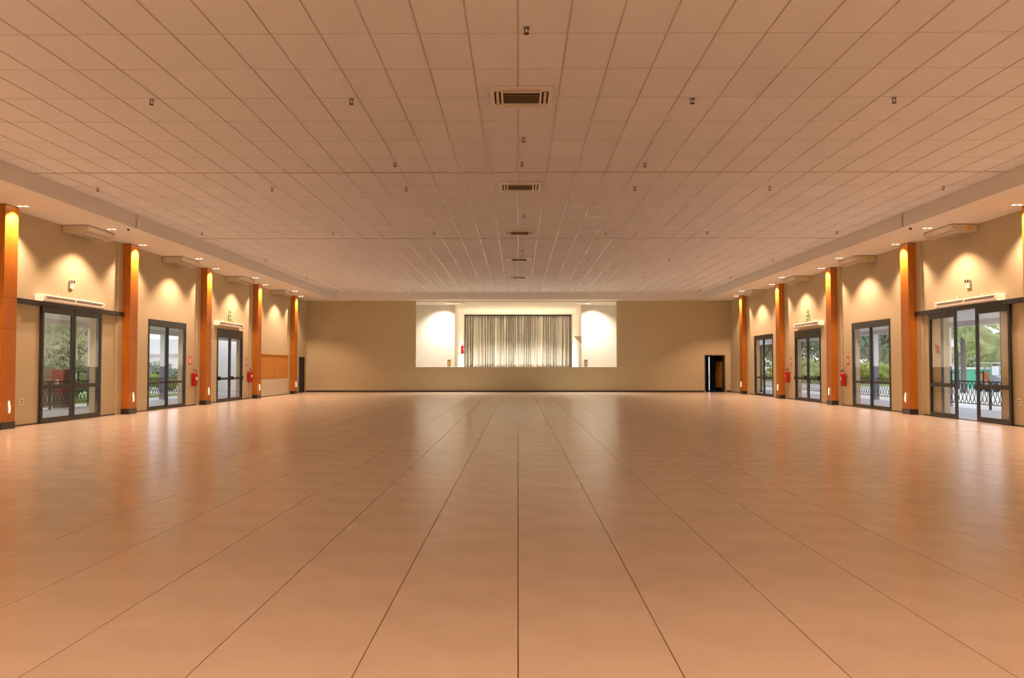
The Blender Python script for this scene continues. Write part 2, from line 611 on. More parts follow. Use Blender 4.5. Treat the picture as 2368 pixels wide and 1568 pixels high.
def curtain_panel(x0, x1, seed, yoff):
    rng = random.Random(seed)
    H = ZSC - ZST - 0.07
    nx, nz = 130, 14
    m = MB()
    ph = 0.0
    prof = []
    x = x0
    freq = []
    for i in range(nx + 1):
        t = i / nx
        w = 1.0 + 0.45 * math.sin(t * 9.1 + seed) + 0.3 * math.sin(t * 23.7 + 2 * seed)
        ph += w * 0.55
        prof.append((x0 + (x1 - x0) * t, ph))
    drift = [rng.uniform(-1, 1) for _ in range(nx + 1)]
    for k in range(nz + 1):
        z = H * k / nz
        u = k / nz
        amp = 0.075 + 0.075 * (1 - u) ** 0.7
        for i, (xx, p) in enumerate(prof):
            dx = 0.05 * (1 - u) * math.sin(i * 0.23 + seed * 3)
            yy = yoff + amp * math.sin(p) + 0.03 * (1 - u) * math.sin(p * 0.37 + seed)
            if k == 0:
                yy -= 0.06 * abs(math.sin(p * 0.5))
            m.v.append((min(max(xx + dx, x0 - 0.03), x1 + 0.03), yy, z + (0.015 + 0.015 * math.sin(p * 0.7) if k == 0 else 0)))
    for k in range(nz):
        for i in range(nx):
            a = k * (nx + 1) + i
            m.f.append((a, a + 1, a + nx + 2, a + nx + 1))
    return m.mesh('curtain_panel', smooth=True)

for i, (a, b) in enumerate(((-3.69, -1.26), (-1.29, 0.11), (0.08, 1.38), (1.35, 3.69))):
    o = obj('curtain_panel', curtain_panel(a, b, i + 1.3, 0.03 * (i % 2)), M_CURTAIN, cur)
    so = o.modifiers.new('thick', 'SOLIDIFY')
    so.thickness = 0.006

# triangular panel by the right wing, curtain-side pole
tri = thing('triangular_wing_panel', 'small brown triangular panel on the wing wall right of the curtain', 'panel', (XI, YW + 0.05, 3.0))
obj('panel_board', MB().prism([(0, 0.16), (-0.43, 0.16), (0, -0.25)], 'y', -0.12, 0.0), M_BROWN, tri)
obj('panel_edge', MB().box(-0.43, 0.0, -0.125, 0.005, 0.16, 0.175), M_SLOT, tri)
pole = thing('curtain_side_pole', 'thin dark pole standing at the right edge of the stage curtain', 'pole', (XI - 0.12, YCU - 0.42, ZST))
obj('shaft', MB().lathe([(0.022, 0.02), (0.022, 2.75)], seg=10), M_SLOT, pole)
obj('foot', MB().lathe([(0.10, 0), (0.10, 0.015), (0.03, 0.03)], seg=14), M_SLOT, pole)

# ------------------------------------------------------------------ timber pillars
ORD = ['first', 'second', 'third', 'fourth', 'fifth']

def pillar_parts(s):
    d = {}
    f = lambda a, b, c, e, g, h: MB().box(-s * a, -s * b, c, e, g, h)
    prot = W - PF
    d['panels'] = [f(0, prot, -0.245, 0.245, 0.16, 2.247), f(0, prot, -0.245, 0.245, 2.253, 2.957), f(0, prot, -0.245, 0.245, 2.963, ZS - 0.012)]
    d['core'] = f(0, prot - 0.012, -0.235, 0.235, 0.1, ZS)
    d['plinth'] = f(0, prot + 0.008, -0.253, 0.253, 0, 0.16)
    lens = []
    for k in range(9):
        t = k / 8
        lens.append((-s * (prot + 0.012), 0.02 + 0.014 * math.sin(t * 5.2), 0.36 + 0.27 * t))
    d['lens'] = MB().tube(lens, [0.012, 0.018, 0.02, 0.022, 0.022, 0.022, 0.02, 0.018, 0.012], 8)
    d['back'] = f(prot, prot + 0.006, -0.03, 0.07, 0.33, 0.66)
    return {k: ([x.mesh('cladding_panel') for x in v] if isinstance(v, list) else v.mesh(k, smooth=(k == 'lens'))) for k, v in d.items()}

for s, side in SIDES:
    pp = cached(('pillar', s), lambda: pillar_parts(s))
    allp = PIL + PIL_REAR[:1]
    for k, yc in enumerate(PIL):
        lab = f'{ORD[k]} orange timber pillar from the camera along the {side} wall'
        t = thing('timber_pillar', lab, 'pillar', (s * W, yc, 0), 'orange timber pillars along the walls')
        obj('core', pp['core'], M_SLOT, t)
        for me in pp['panels']:
            obj('cladding_panel', me, M_WOOD, t)
        obj('plinth', pp['plinth'], M_PLINTH, t)
        bp = obj('step_light_plate', pp['back'], M_WOODP, t)
        obj('step_light_lens', pp['lens'], M_STEP, bp)
    for yc in PIL_REAR:
        t = thing('timber_pillar', f'orange timber pillar by the {side} wall, out of view beside the camera', 'pillar', (s * W, yc, 0), f'unseen pillars of the {side} wall')
        obj('core', pp['core'], M_SLOT, t)
        for me in pp['panels']:
            obj('cladding_panel', me, M_WOOD, t)
        obj('plinth', pp['plinth'], M_PLINTH, t)

# ------------------------------------------------------------------ recessed twin downlights
def downlight_meshes():
    fr = MB()
    fr.box(-0.145, 0.145, -0.085, -0.062, -0.008, 0)
    fr.box(-0.145, 0.145, 0.062, 0.085, -0.008, 0)
    fr.box(-0.145, -0.125, -0.062, 0.062, -0.008, 0)
    fr.box(0.125, 0.145, -0.062, 0.062, -0.008, 0)
    fr.box(-0.006, 0.006, -0.062, 0.062, -0.008, 0)
    return fr.mesh('frame'), MB().lathe([(0.044, -0.001), (0.044, -0.006), (0.028, -0.010)], seg=16).mesh('lamp', smooth=True), MB().box(-0.125, 0.125, -0.062, 0.062, -0.002, 0.0).mesh('reflector')

DLM = downlight_meshes()

def downlight(loc, label, group, power, col=WARM, size=118, blend=0.45, lamp=None, rot=(0, 0, 0), off=-0.03):
    t = thing('recessed_downlight', label, 'downlight', loc, group)
    obj('frame', DLM[0], M_PLASTIC, t)
    obj('reflector', DLM[2], M_GRILLE, t)
    for dx in (-0.068, 0.068):
        obj('lamp', DLM[1], lamp or M_LAMP, t, (dx, 0, 0))
    spot('downlight_beam', t, (0, 0, off), power, col, size, blend, 0.05, rot)
    return t

for s, side in SIDES:
    for k, yc in enumerate(PIL):
        downlight((s * 11.24, yc + 0.06, ZS), f'lit twin downlight at the top of the {ORD[k]} {side} pillar', 'downlights over the pillars', P_PILLAR)
    for k, c in enumerate(BC):
        downlight((s * 10.77, c + 0.13, ZS), f'lit twin downlight beside the {ORD[k]} ceiling air conditioner on the {side}', 'downlights between the pillars', P_BAY)
    for k, yc in enumerate(PIL_REAR):  # extra downlights added out of view to raise the hall's brightness
        downlight((s * 11.24, yc + 0.06, ZS), f'added twin fill downlight by the {ORD[k]} unseen {side} pillar beside the camera', 'added fill downlights behind the camera', P_PILLAR)
        downlight((s * 10.77, yc + 3.2, ZS), f'added twin fill downlight in the {ORD[k]} unseen {side} bay beside the camera', 'added fill downlights behind the camera', P_BAY)
for i_, xx in enumerate((-7.5, -4.5, -1.5, 1.5, 4.5, 7.5)):  # unseen rows of ceiling lamps, added only as fill light
    for j_, yy in enumerate((0.0, -4.0, -8.0)):
        downlight((xx, yy, ZC - 0.004), f'added twin ceiling fill downlight behind the camera, {ORD[j_]} row, {(ORD + ["last"])[i_]} from the left', 'added rear fill downlights', P_REAR_FILL, size=110, blend=0.6)

# stage lamps
for s, side in ((-1, 'left'), (1, 'right')):
    downlight((s * 4.05, 47.35, ZSC), f'bright stage downlight washing the {side} wing wall', 'stage downlights', P_STAGE, STAGE_WHITE, 100, 1.0, M_SLAMP, (math.radians(27), math.radians(-s * 12), 0))
    downlight((s * 1.3, 53.8, ZSC), f'stage downlight before the {side} half of the curtain', 'stage downlights', P_CURTAIN, STAGE_WHITE, 118, 0.5, M_SLAMP, (math.radians(6), 0, 0))
    t = thing('stage_track_fixture', f'slim white fixture on the stage ceiling near its {side} corner', 'light fixture', (s * 3.55, 46.25, ZSC))
    obj('housing', MB().box(-0.36, 0.36, -0.05, 0.05, -0.05, 0), M_PLASTIC, t)
    obj('diffuser', MB().box(-0.33, 0.33, -0.035, 0.035, -0.058, -0.05), M_SLAMP2, t)
    spot('front_wash_beam', t, (0, 0, -0.08), P_FRONT, STAGE_WHITE, 84, 1.0, 0.15, (math.radians(-28), 0, 0))
    obj('end_knob', MB().lathe([(0.05, -0.06), (0.05, 0)], -s * 0.5, 0, 12), M_PLASTIC, t)

# ------------------------------------------------------------------ glazed doors and windows
def frame_ring(m, s, d0, d1, y0, y1, z0, z1, st, top, bot, mid=None, midh=0.10):
    X = lambda d: -s * d
    m.box(X(d0), X(d1), y0, y0 + st, z0, z1)
    m.box(X(d0), X(d1), y1 - st, y1, z0, z1)
    m.box(X(d0), X(d1), y0 + st, y1 - st, z1 - top, z1)
    m.box(X(d0), X(d1), y0 + st, y1 - st, z0, z0 + bot)
    if mid:
        m.box(X(d0), X(d1), y0 + st, y1 - st, mid - midh / 2, mid + midh / 2)
    return m

def leaf(parent, name, s, y0, y1, z0, z1, d0, d1, st, top, bot, mid, midh, gm, handle=None):
    lf = obj(name, frame_ring(MB(), s, d0, d1, y0, y1, z0, z1, st, top, bot, mid, midh), M_BLACK, parent)
    dm = (d0 + d1) / 2
    for a, b in ((z0 + bot, mid - midh / 2), (mid + midh / 2, z1 - top)):
        obj('glass_pane', MB().box(-s * (dm - 0.004), -s * (dm + 0.004), y0 + st, y1 - st, a, b), gm, lf)
    if handle == 'pull0' or handle == 'pull1':
        yy = y0 + st / 2 if handle == 'pull0' else y1 - st / 2
        off = 0.09 if handle == 'pull0' else -0.09
        for dd, nm in ((d1, 1), (d0, -1)):
            h = MB()
            e = nm * 0.06
            h.box(-s * (dd + e - 0.012), -s * (dd + e + 0.012), yy + off - 0.014, yy + off + 0.014, 0.92, 1.30)
            for zz in (0.97, 1.25):
                h.box(-s * dd, -s * (dd + e), yy + min(0, off) - 0.008, yy + max(0, off) + 0.008, zz - 0.01, zz + 0.01)
            obj('handle', h, M_BLACK, lf)
    if handle == 'bar':
        h = MB()
        h.box(-s * (d1 + 0.05), -s * (d1 + 0.085), y0 + 0.06, y1 - 0.06, mid - 0.02, mid + 0.02)
        for yy in (y0 + 0.06, y1 - 0.14):
            h.box(-s * d1, -s * (d1 + 0.10), yy, yy + 0.08, mid - 0.05, mid + 0.09)
        obj('push_bar', h, M_BLACK, lf)
    return lf

def dn(kind, s, k, label):
    num = {'door': {(-1, 0): 1, (-1, 2): 2, (1, 0): 3, (1, 2): 4}, 'window': {(-1, 1): 1, (1, 1): 2, (1, 3): 3}}[kind][(s, k)]
    return thing(f'{kind}_{num}', label, kind, (s * W, BC[k], 0), None, 'structure')

for s, side in SIDES:
    # bay 1: sliding doors on a dark overhead track
    if s < 0:
        t = dn('door', s, 0, 'closed black-framed sliding glass doors in the nearest left bay')
        lv = ((-1.45, -0.01, 'pull1'), (0.01, 1.45, 'pull0'))
    else:
        t = dn('door', s, 0, 'half-open black-framed sliding glass doors in the nearest right bay')
        lv = ((-1.93, -0.46, 'pull1'), (0.50, 1.93, 'pull0'))
    yn, yf = PIL[0] + 0.245 - BC[0], PIL[1] - 0.245 - BC[0]
    obj('track_beam', MB().box(0, -s * 0.115, yn, yf, 2.885, 3.0), M_BLACK, t)
    obj('threshold', MB().box(0, s * 0.2, -OPW, OPW, -0.001, 0.012), M_BLACK, t)
    jm = MB()
    jm.box(0, s * 0.06, -OPW - 0.001, -OPW + 0.03, 0, 2.9)
    jm.box(0, s * 0.06, OPW - 0.03, OPW + 0.001, 0, 2.9)
    obj('jamb', jm, M_BLACK, t)
    for a, b, h in lv:
        leaf(t, 'sliding_leaf', s, a, b, 0.015, 2.884, 0.03, 0.08, 0.085, 0.15, 0.12, 0.90, 0.10, M_GLASS_HAZE if s < 0 else M_GLASS, h)
    # fixed glazed windows
    for k in ((1,) if s < 0 else (1, 3)):
        where = {(-1, 1): 'second left bay', (1, 1): 'second right bay', (1, 3): 'farthest right bay'}[(s, k)]
        t = dn('window', s, k, f'black-framed full-height glazed window in the {where}')
        fr = frame_ring(MB(), s, -0.08, 0.02, -1.48, 1.48, 0, 2.92, 0.07, 0.2, 0.06)
        obj('window_frame', fr, M_BLACK, t)
        leaf(t, 'sash', s, -1.41, 0.03, 0.06, 2.72, -0.06, -0.02, 0.07, 0.02, 0.06, 0.88, 0.07, M_GLASS)
        leaf(t, 'sash', s, -0.03, 1.41, 0.06, 2.72, -0.02, 0.018, 0.07, 0.02, 0.06, 0.88, 0.07, M_GLASS)
    # hinged exit doors with push bars
    t = dn('door', s, 2, f'black-framed glass exit doors with push bars in the third {side} bay')
    obj('door_frame', frame_ring(MB(), s, -0.08, 0.02, -1.48, 1.48, 0, 2.90, 0.06, 0.29, 0.03), M_BLACK, t)
    leaf(t, 'hinged_leaf', s, -1.42, -0.005, 0.03, 2.61, -0.05, 0.0, 0.09, 0.06, 0.10, 0.92, 0.08, M_GLASS, 'bar')
    leaf(t, 'hinged_leaf', s, 0.005, 1.42, 0.03, 2.61, -0.05, 0.0, 0.09, 0.06, 0.10, 0.92, 0.08, M_GLASS, 'bar')

# dark doorway, far end of the left wall
t = thing('door_5', 'black flush door at the far end of the left wall', 'door', (-W, 44.715, 0), None, 'structure')
obj('door_panel', MB().box(-0.06, -0.015, -0.55, 0.55, 0.01, 1.92), M_DARKROOM, t)
obj('door_frame', MB().box(-0.1, 0.012, -0.565, -0.53, 0, 1.93).box(-0.1, 0.012, 0.53, 0.565, 0, 1.93).box(-0.1, 0.012, -0.53, 0.53, 1.9, 1.93), M_BLACK, t)
obj('door_handle', MB().box(-0.015, 0.03, -0.48, -0.46, 0.98, 1.0).box(0.02, 0.04, -0.48, -0.36, 0.98, 1.0), M_METAL, t)

# doorway in the back wall and the dark room behind it
t = thing('door_6', 'dark open doorway in the end wall by the right pillar', 'door', ((DX0 + DX1) / 2, YB, 0), None, 'structure')
hw = (DX1 - DX0) / 2
obj('door_frame', MB().box(-hw, -hw + 0.05, -0.02, 0.25, 0, 2.06).box(hw - 0.05, hw, -0.02, 0.25, 0, 2.06).box(-hw + 0.05, hw - 0.05, -0.02, 0.25, 2.01, 2.06), M_BROWN, t)
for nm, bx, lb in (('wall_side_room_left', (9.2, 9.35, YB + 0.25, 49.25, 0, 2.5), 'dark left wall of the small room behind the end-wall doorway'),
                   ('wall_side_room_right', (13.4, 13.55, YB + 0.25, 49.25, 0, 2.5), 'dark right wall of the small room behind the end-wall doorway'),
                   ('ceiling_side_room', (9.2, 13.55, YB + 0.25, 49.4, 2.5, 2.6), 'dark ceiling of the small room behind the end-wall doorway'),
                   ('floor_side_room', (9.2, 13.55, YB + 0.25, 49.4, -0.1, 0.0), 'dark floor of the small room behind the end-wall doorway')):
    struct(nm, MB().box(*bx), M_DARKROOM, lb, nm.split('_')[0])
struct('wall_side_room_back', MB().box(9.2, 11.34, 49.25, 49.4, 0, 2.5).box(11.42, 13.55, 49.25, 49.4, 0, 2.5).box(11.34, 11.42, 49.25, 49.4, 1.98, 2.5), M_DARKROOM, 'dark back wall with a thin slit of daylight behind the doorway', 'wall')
lf = obj('door_leaf', MB().box(-0.02, 0.02, 0, 0.9, 0.01, 2.0), M_BLACK, t, (hw - 0.075, 0.26, 0), (0, 0, math.radians(13)))
obj('leaf_panel', MB().box(-0.028, -0.02, 0.06, 0.84, 0.24, 1.70), M_WOODP, lf)
obj('leaf_handle', MB().box(-0.07, -0.02, 0.80, 0.82, 0.98, 1.0).box(-0.07, -0.055, 0.70, 0.82, 0.98, 1.0), M_METAL, lf)

# serving hatch in the fourth left bay
t = thing('serving_hatch', 'orange wooden shutter over a pale counter front in the last left bay', 'serving hatch', (-W + 0.002, 39.8, 0))
for a, b in ((-2.2, -0.21), (-0.19, 2.15)):
    obj('shutter_panel', MB().box(0, 0.03, a, b, 0.83, 1.93), M_WOODP, t)
    obj('counter_panel', MB().box(0, 0.035, a, b, 0.04, 0.82), M_PLASTIC2, t)
obj('shutter_head', MB().box(0, 0.05, -2.22, 2.16, 1.93, 1.98), M_WOOD, t)
obj('shutter_mullion', MB().box(0, 0.04, -0.21, -0.19, 0.83, 1.93), M_WOOD, t)

# ------------------------------------------------------------------ air conditioners
def cassette_meshes():
    h = 0.46
    fr = MB()
    # panel with a square hole for the grille and four outlet slots around it
    g = 0.27
    fr.box(-h, h, -h, -0.40, -0.028, 0)
    fr.box(-h, h, 0.40, h, -0.028, 0)
    fr.box(-h, -0.40, -0.40, 0.40, -0.028, 0)
    fr.box(0.40, h, -0.40, 0.40, -0.028, 0)
    for a in (-1, 1):
        fr.box(-0.30, 0.30, a * 0.30, a * 0.27, -0.032, 0)
        fr.box(a * 0.30, a * 0.27, -0.27, 0.27, -0.032, 0)
        for b in (-1, 1):
            fr.box(a * 0.40, a * 0.27, b * 0.40, b * 0.30, -0.024, 0)
    back = MB().box(-0.40, 0.40, -0.40, 0.40, -0.004, 0.0)
    slat = MB().prism([(-0.012, -0.008), (0.012, -0.020), (0.012, -0.026), (-0.012, -0.014)], 'x', -0.27, 0.27)
    vane = MB().box(-0.26, 0.26, -0.022, 0.022, -0.022, -0.014)
    return fr.mesh('panel'), back.mesh('recess'), slat.mesh('grille_slat'), vane.mesh('outlet_vane')

CM = cassette_meshes()
for k, yy in enumerate(CASS):
    pos = ['nearest', 'second nearest', 'middle', 'second farthest', 'farthest'][k]
    t = thing('cassette_air_conditioner', f'{pos} square cassette air conditioner along the centre of the ceiling', 'air conditioner', (0.05, yy, ZC - 0.0045), 'ceiling cassette air conditioners')
    obj('panel', CM[0], M_PLASTIC, t)
    obj('recess', CM[1], M_SLOT, t)
    for j in range(5):
        obj('grille_slat', CM[2], M_GRILLED, t, (0, -0.216 + j * 0.108, 0))
    for j in range(4):
        a = j * PI / 2
        obj('outlet_vane', CM[3], M_PLASTIC2, t, (0.352 * math.sin(a), -0.352 * math.cos(a), 0), (0, 0, a))

def hung_ac_meshes(s):
    P = lambda pts: [(-s * d, z) for d, z in pts]
    L = 0.72
    body = MB().prism(P([(0.02, -0.014), (0.02, -0.185), (0.10, -0.205), (0.47, -0.205), (0.60, -0.15), (0.655, -0.06), (0.66, -0.014)]), 'y', -L + 0.03, L - 0.03)
    cap = MB().prism(P([(0.0, -0.014), (0.0, -0.195), (0.09, -0.215), (0.48, -0.215), (0.615, -0.155), (0.67, -0.06), (0.67, -0.014)]), 'y', -0.015, 0.015)
    louv = MB().prism(P([(0.485, -0.203), (0.60, -0.155), (0.608, -0.165), (0.492, -0.213)]), 'y', -L + 0.1, L - 0.1)
    gr = MB()
    for j in range(9):
        gr.box(-s * (0.12 + j * 0.036), -s * (0.135 + j * 0.036), -L + 0.12, L - 0.12, -0.212, -0.205)
    return body.mesh('body'), cap.mesh('end_cap'), louv.mesh('louvre'), gr.mesh('intake_grille')

for s, side in SIDES:
    hm = hung_ac_meshes(s)
    stk = MB().lathe([(0.065, -0.019), (0.065, -0.016)], -s * 0.2, -0.1, 18, 'y').mesh('sticker')
    for k, c in enumerate(BC):
        t = thing('hung_air_conditioner', f'cream air conditioner under the soffit above the {ORD[k]} {side} bay', 'air conditioner', (s * (W - 0.012), c + 0.2, ZS), 'air conditioners hung under the side soffits')
        obj('body', hm[0], M_PLASTIC2, t)
        for e in (-1, 1):
            cp = obj('end_cap', hm[1], M_PLASTIC2, t, (0, e * 0.705, 0))
            if s > 0 and e < 0:
                tag(obj('energy_sticker', stk, M_YELLOW, cp), 'round yellow sticker')
        obj('gap_shade_strip', cached(('shade_strip', s), lambda: MB().box(-s * 0.02, -s * 0.655, -0.71, 0.71, -0.014, 0).mesh('gap_shade_strip')), M_SLOT, t)  # dark strip standing in for the shadow line under the soffit
        obj('louvre', hm[2], M_GRILLE, t)
        g = obj('intake_grille', hm[3], M_GRILLE, t)
        g['kind'] = 'stuff'

def air_curtain(s, c, label, L):
    P = lambda pts: [(-s * d, z) for d, z in pts]
    t = thing('air_curtain', label, 'air curtain', (s * W, c, 3.0), 'air curtains over the doors')
    z = 0.0
    obj('body', MB().prism(P([(0, 0.17), (0, 0.0), (0.19, 0.0), (0.215, 0.03), (0.215, 0.05), (0.19, 0.06), (0.19, 0.12), (0.21, 0.13), (0.20, 0.155), (0.15, 0.175)]), 'y', -L / 2 + 0.05, L / 2 - 0.05).mesh('body'), M_PLASTIC, t)
    for e in (-1, 1):
        obj('end_cap', MB().prism(P([(0, 0.175), (0, -0.003), (0.2, -0.003), (0.225, 0.03), (0.225, 0.13), (0.205, 0.165), (0.16, 0.18)]), 'y', e * L / 2, e * (L / 2 - 0.1 if e < 0 else L / 2 - 0.05)).mesh('end_cap'), M_PLASTIC, t)
    for a, b in ((-L / 2 + 0.12, -0.04), (0.04, L / 2 - 0.12)):
        g = MB()
        for j in range(4):
            g.box(-s * 0.19, -s * 0.197, a, b, 0.064 + j * 0.014, 0.071 + j * 0.014)
        o = obj('intake_grille', g, M_GRILLE, t)
        o['kind'] = 'stuff'
    obj('centre_clip', MB().box(-s * 0.19, -s * 0.212, -0.03, 0.03, 0.05, 0.135), M_PLASTIC, t)
    for e in (-0.55, 0.55):
        obj('hanger', MB().box(0, -s * 0.06, e - 0.025, e + 0.025, 0.165, 0.26).box(0, -s * 0.09, e - 0.035, e + 0.035, 0.165, 0.19), M_PLASTIC, t)
    return t

for s, side in SIDES:
    air_curtain(s, 21.4, f'long white air curtain above the nearest {side} sliding doors', 2.95)
    air_curtain(s, 33.15, f'white air curtain above the {side} exit doors with push bars', 2.9)

# ------------------------------------------------------------------ wall fittings
def extinguisher(s, loc, label, sc=1.0, mat_=None, cat_group='fire extinguishers', zflip=1):
    """hangs on a wall at x=loc.x, room side is -s"""
    t = thing('fire_extinguisher', label, 'extinguisher', loc, cat_group)
    d = -s * 0.105 * sc
    r = 0.085 * sc
    h = 0.43 * sc
    red = mat_ or M_RED
    obj('cylinder', MB().lathe([(r * 0.9, 0), (r, 0.012), (r, h * 0.88), (r * 0.8, h * 0.95), (r * 0.35, h)], d, 0, 20).mesh('cylinder', smooth=True), red, t)
    obj('valve', MB().lathe([(0.022 * sc, h), (0.022 * sc, h + 0.06 * sc)], d, 0, 12), M_METAL, t)
    obj('handle', MB().box(d - 0.015, d + 0.015, -0.09 * sc, 0.03 * sc, h + 0.05 * sc, h + 0.07 * sc).box(d - 0.015, d + 0.015, -0.10 * sc, 0.03 * sc, h + 0.085 * sc, h + 0.10 * sc), red, t)
    pts = []
    for k in range(11):
        a = k / 10
        pts.append((d - s * 0.01, (0.02 + 0.10 * math.sin(a * PI)) * sc, h + (0.06 - 0.45 * a * a) * sc + 0.06 * math.sin(a * PI) * sc))
    obj('hose', MB().tube(pts, 0.011 * sc, 7).mesh('hose', smooth=True), M_RUBBER, t)
    lb = MB()
    nseg = 8
    n0 = len(lb.v)
    base = PI if s > 0 else 0.0
    for k in range(nseg + 1):
        a = base - 0.6 - 0.2 + 1.2 * k / nseg
        for zz in (0.46 * h, 0.66 * h):
            lb.v.append((d + (r + 0.002) * math.cos(a), (r + 0.002) * math.sin(a), zz))
    for k in range(nseg):
        lb.f.append((2 * k, 2 * k + 2, 2 * k + 3, 2 * k + 1))
    obj('paper_label', lb.mesh('paper_label', smooth=True), M_SIGNWHITE, t)
    obj('wall_bracket', MB().box(0, d, -0.03 * sc, 0.03 * sc, h * 0.8, h * 0.84), M_METAL, t)
    return t

def plate(m, s, d0, d1, y0, y1, z0, z1):
    m.box(-s * d0, -s * d1, y0, y1, z0, z1)
    return m

def ext_sign(s, loc, label, sc=1.0):
    t = thing('extinguisher_sign', label, 'sign', loc, 'fire extinguisher signs')
    obj('plate', plate(MB(), s, 0, 0.006, -0.11 * sc, 0.11 * sc, -0.15 * sc, 0.15 * sc), M_SIGNRED, t)
    ic = plate(MB(), s, 0.006, 0.009, -0.055 * sc, 0.055 * sc, -0.10 * sc, 0.06 * sc)
    plate(ic, s, 0.006, 0.009, -0.03 * sc, 0.03 * sc, 0.06 * sc, 0.11 * sc)
    obj('pictogram', ic, M_SIGNWHITE, t)
    return t

for s, side in SIDES:
    extinguisher(s, (s * W, 29.6, 0.70), f'red fire extinguisher on the {side} wall between the window and the third pillar', 1.15)
    ext_sign(s, (s * W, 29.45, 1.62), f'small red sign above the extinguisher by the third {side} pillar')
    extinguisher(s, (s * W, 35.72, 0.72), f'red fire extinguisher on the {side} wall beside the exit doors', 1.15)
    ext_sign(s, (s * W, 35.6, 1.62), f'small red sign above the extinguisher beside the {side} exit doors')
    # exit signs over the push-bar doors
    t = thing('exit_sign', f'green exit sign with running figure above the {side} exit doors', 'sign', (s * W, 33.45, 3.38), 'exit signs')
    obj('plate', plate(MB(), s, 0, 0.02, -0.17, 0.17, -0.11, 0.11), M_SIGNGREEN, t)
    pg = MB()
    plate(pg, s, 0.02, 0.024, -0.11, -0.075, -0.03, 0.04)
    plate(pg, s, 0.02, 0.024, -0.105, -0.08, 0.05, 0.075)
    plate(pg, s, 0.02, 0.024, -0.13, -0.10, -0.08, -0.03)
    plate(pg, s, 0.02, 0.024, -0.085, -0.05, -0.08, -0.03)
    plate(pg, s, 0.02, 0.024, 0.0, 0.10, -0.014, 0.014)
    pg.prism([(0.10, -0.05), (0.15, 0.0), (0.10, 0.05)], 'x', -s * 0.02, -s * 0.024)
    obj('pictogram', pg, M_SIGNWHITE, t)
    t = thing('motion_sensor', f'small white sensor above the green exit sign on the {side}', 'sensor', (s * W, 33.42, 3.6))
    obj('housing', plate(MB(), s, 0, 0.05, -0.04, 0.04, -0.03, 0.09), M_PLASTIC, t)
    obj('eye', MB().lathe([(0.025, -s * 0.05), (0.02, -s * 0.065)], 0, -0.0, 12, 'x'), M_SLOT, t)
    # twin-head emergency lights over the sliding doors
    t = thing('emergency_light', f'white twin-lamp emergency light above the nearest {side} sliding doors', 'emergency light', (s * W, 21.5, 3.56), 'emergency lights')
    obj('battery_box', plate(MB(), s, 0, 0.05, -0.10, 0.10, -0.12, 0.03), M_PLASTIC, t)
    for e in (-0.055, 0.055):
        hd = obj('lamp_head', MB().lathe([(0.04, -s * 0.01), (0.05, -s * 0.06), (0.04, -s * 0.07)], e, 0.07, 14, 'x').mesh('lamp_head', smooth=True), M_PLASTIC, t)
        obj('lens', MB().lathe([(0.038, -s * 0.068), (0.036, -s * 0.074)], e, 0.07, 14, 'x'), M_SLOT, hd)
    # power outlets
    t = thing('wall_outlet', f'white wall outlet between the nearest {side} pillar and the sliding doors', 'outlet', (s * W, 19.45, 0.57), 'wall outlets')
    obj('cover_plate', plate(MB(), s, 0, 0.012, -0.06, 0.06, -0.08, 0.08), M_PLASTIC, t)
    for zz in (-0.03, 0.03):
        obj('socket', plate(MB(), s, 0.012, 0.015, -0.022, 0.022, zz - 0.016, zz + 0.016), M_SLOT, t)
    # detector on the soffit and junction on the fascia
    t = thing('smoke_detector', f'small dark detector on the {side} soffit near the second pillar', 'detector', (s * 10.30, 21.65, ZS))
    obj('base', MB().lathe([(0.05, -0.012), (0.05, 0)], 0, 0, 16), M_PLASTIC, t)
    obj('sensor', MB().lathe([(0.022, -0.05), (0.035, -0.035), (0.035, -0.012)], 0, 0, 14), M_SLOT, t)
    t = thing('fascia_cable_box', f'small conduit box on the {side} ceiling fascia near the second pillar', 'cable box', (s * XF, 21.6, 5.22))
    obj('conduit', plate(MB(), s, 0, 0.02, -0.015, 0.015, -0.15, 0.15), M_GRILLE, t)
    obj('cover', plate(MB(), s, 0, 0.045, -0.05, 0.05, 0.06, 0.18), M_PLASTIC2, t)

# stage fittings
extinguisher(-1, (-XI, 53.3, ZST + 0.85), 'red fire extinguisher on the white stage wall beside the curtain', 1.25)
ext_sign(-1, (-XI, 53.3, ZST + 1.72), 'narrow red sign above the extinguisher on the stage wall', 1.2)
for xx, side, m_ in ((-4.05, 'left', M_YELLOW), (3.98, 'right', M_GRILLE)):
    t = thing('stage_outlet_box', f'small brown outlet box low on the {side} stage wing wall', 'outlet', (xx, YW, ZST + 0.27))
    obj('box', MB().box(-0.09, 0.09, -0.05, 0, -0.16, 0.16), M_BROWN, t)
    obj('socket_cover', MB().box(-0.045, 0.045, -0.06, -0.05, -0.13, 0.07), m_, t)

# ------------------------------------------------------------------ sprinklers
SM = (MB().lathe([(0.045, -0.008), (0.04, 0.0)], 0, 0, 16).mesh('escutcheon', smooth=True),
      MB().tube([(0, 0, 0), (-0.022, 0, -0.03), (-0.02, 0, -0.06), (0, 0, -0.075), (0.02, 0, -0.06), (0.022, 0, -0.03), (0, 0, 0)], 0.007, 6).mesh('frame_arms', smooth=True),
      MB().lathe([(0.034, -0.082), (0.034, -0.076), (0.01, -0.074)], 0, 0, 14).mesh('deflector'))
srows = [(12.3, 'nearest'), (18.42, 'second'), (24.57, 'third'), (30.82, 'fourth')]
scol = [(-9.47, 'far left'), (-5.53, 'left'), (-2.51, 'centre-left'), (2.62, 'centre-right'), (5.64, 'right'), (9.51, 'far right')]
spr = []
for yy, rn in srows:
    for xx, cn in scol:
        if abs(xx) > 9 and yy < 15:
            continue
        spr.append((xx, yy, f'ceiling sprinkler, {cn} one in the {rn} cross row'))
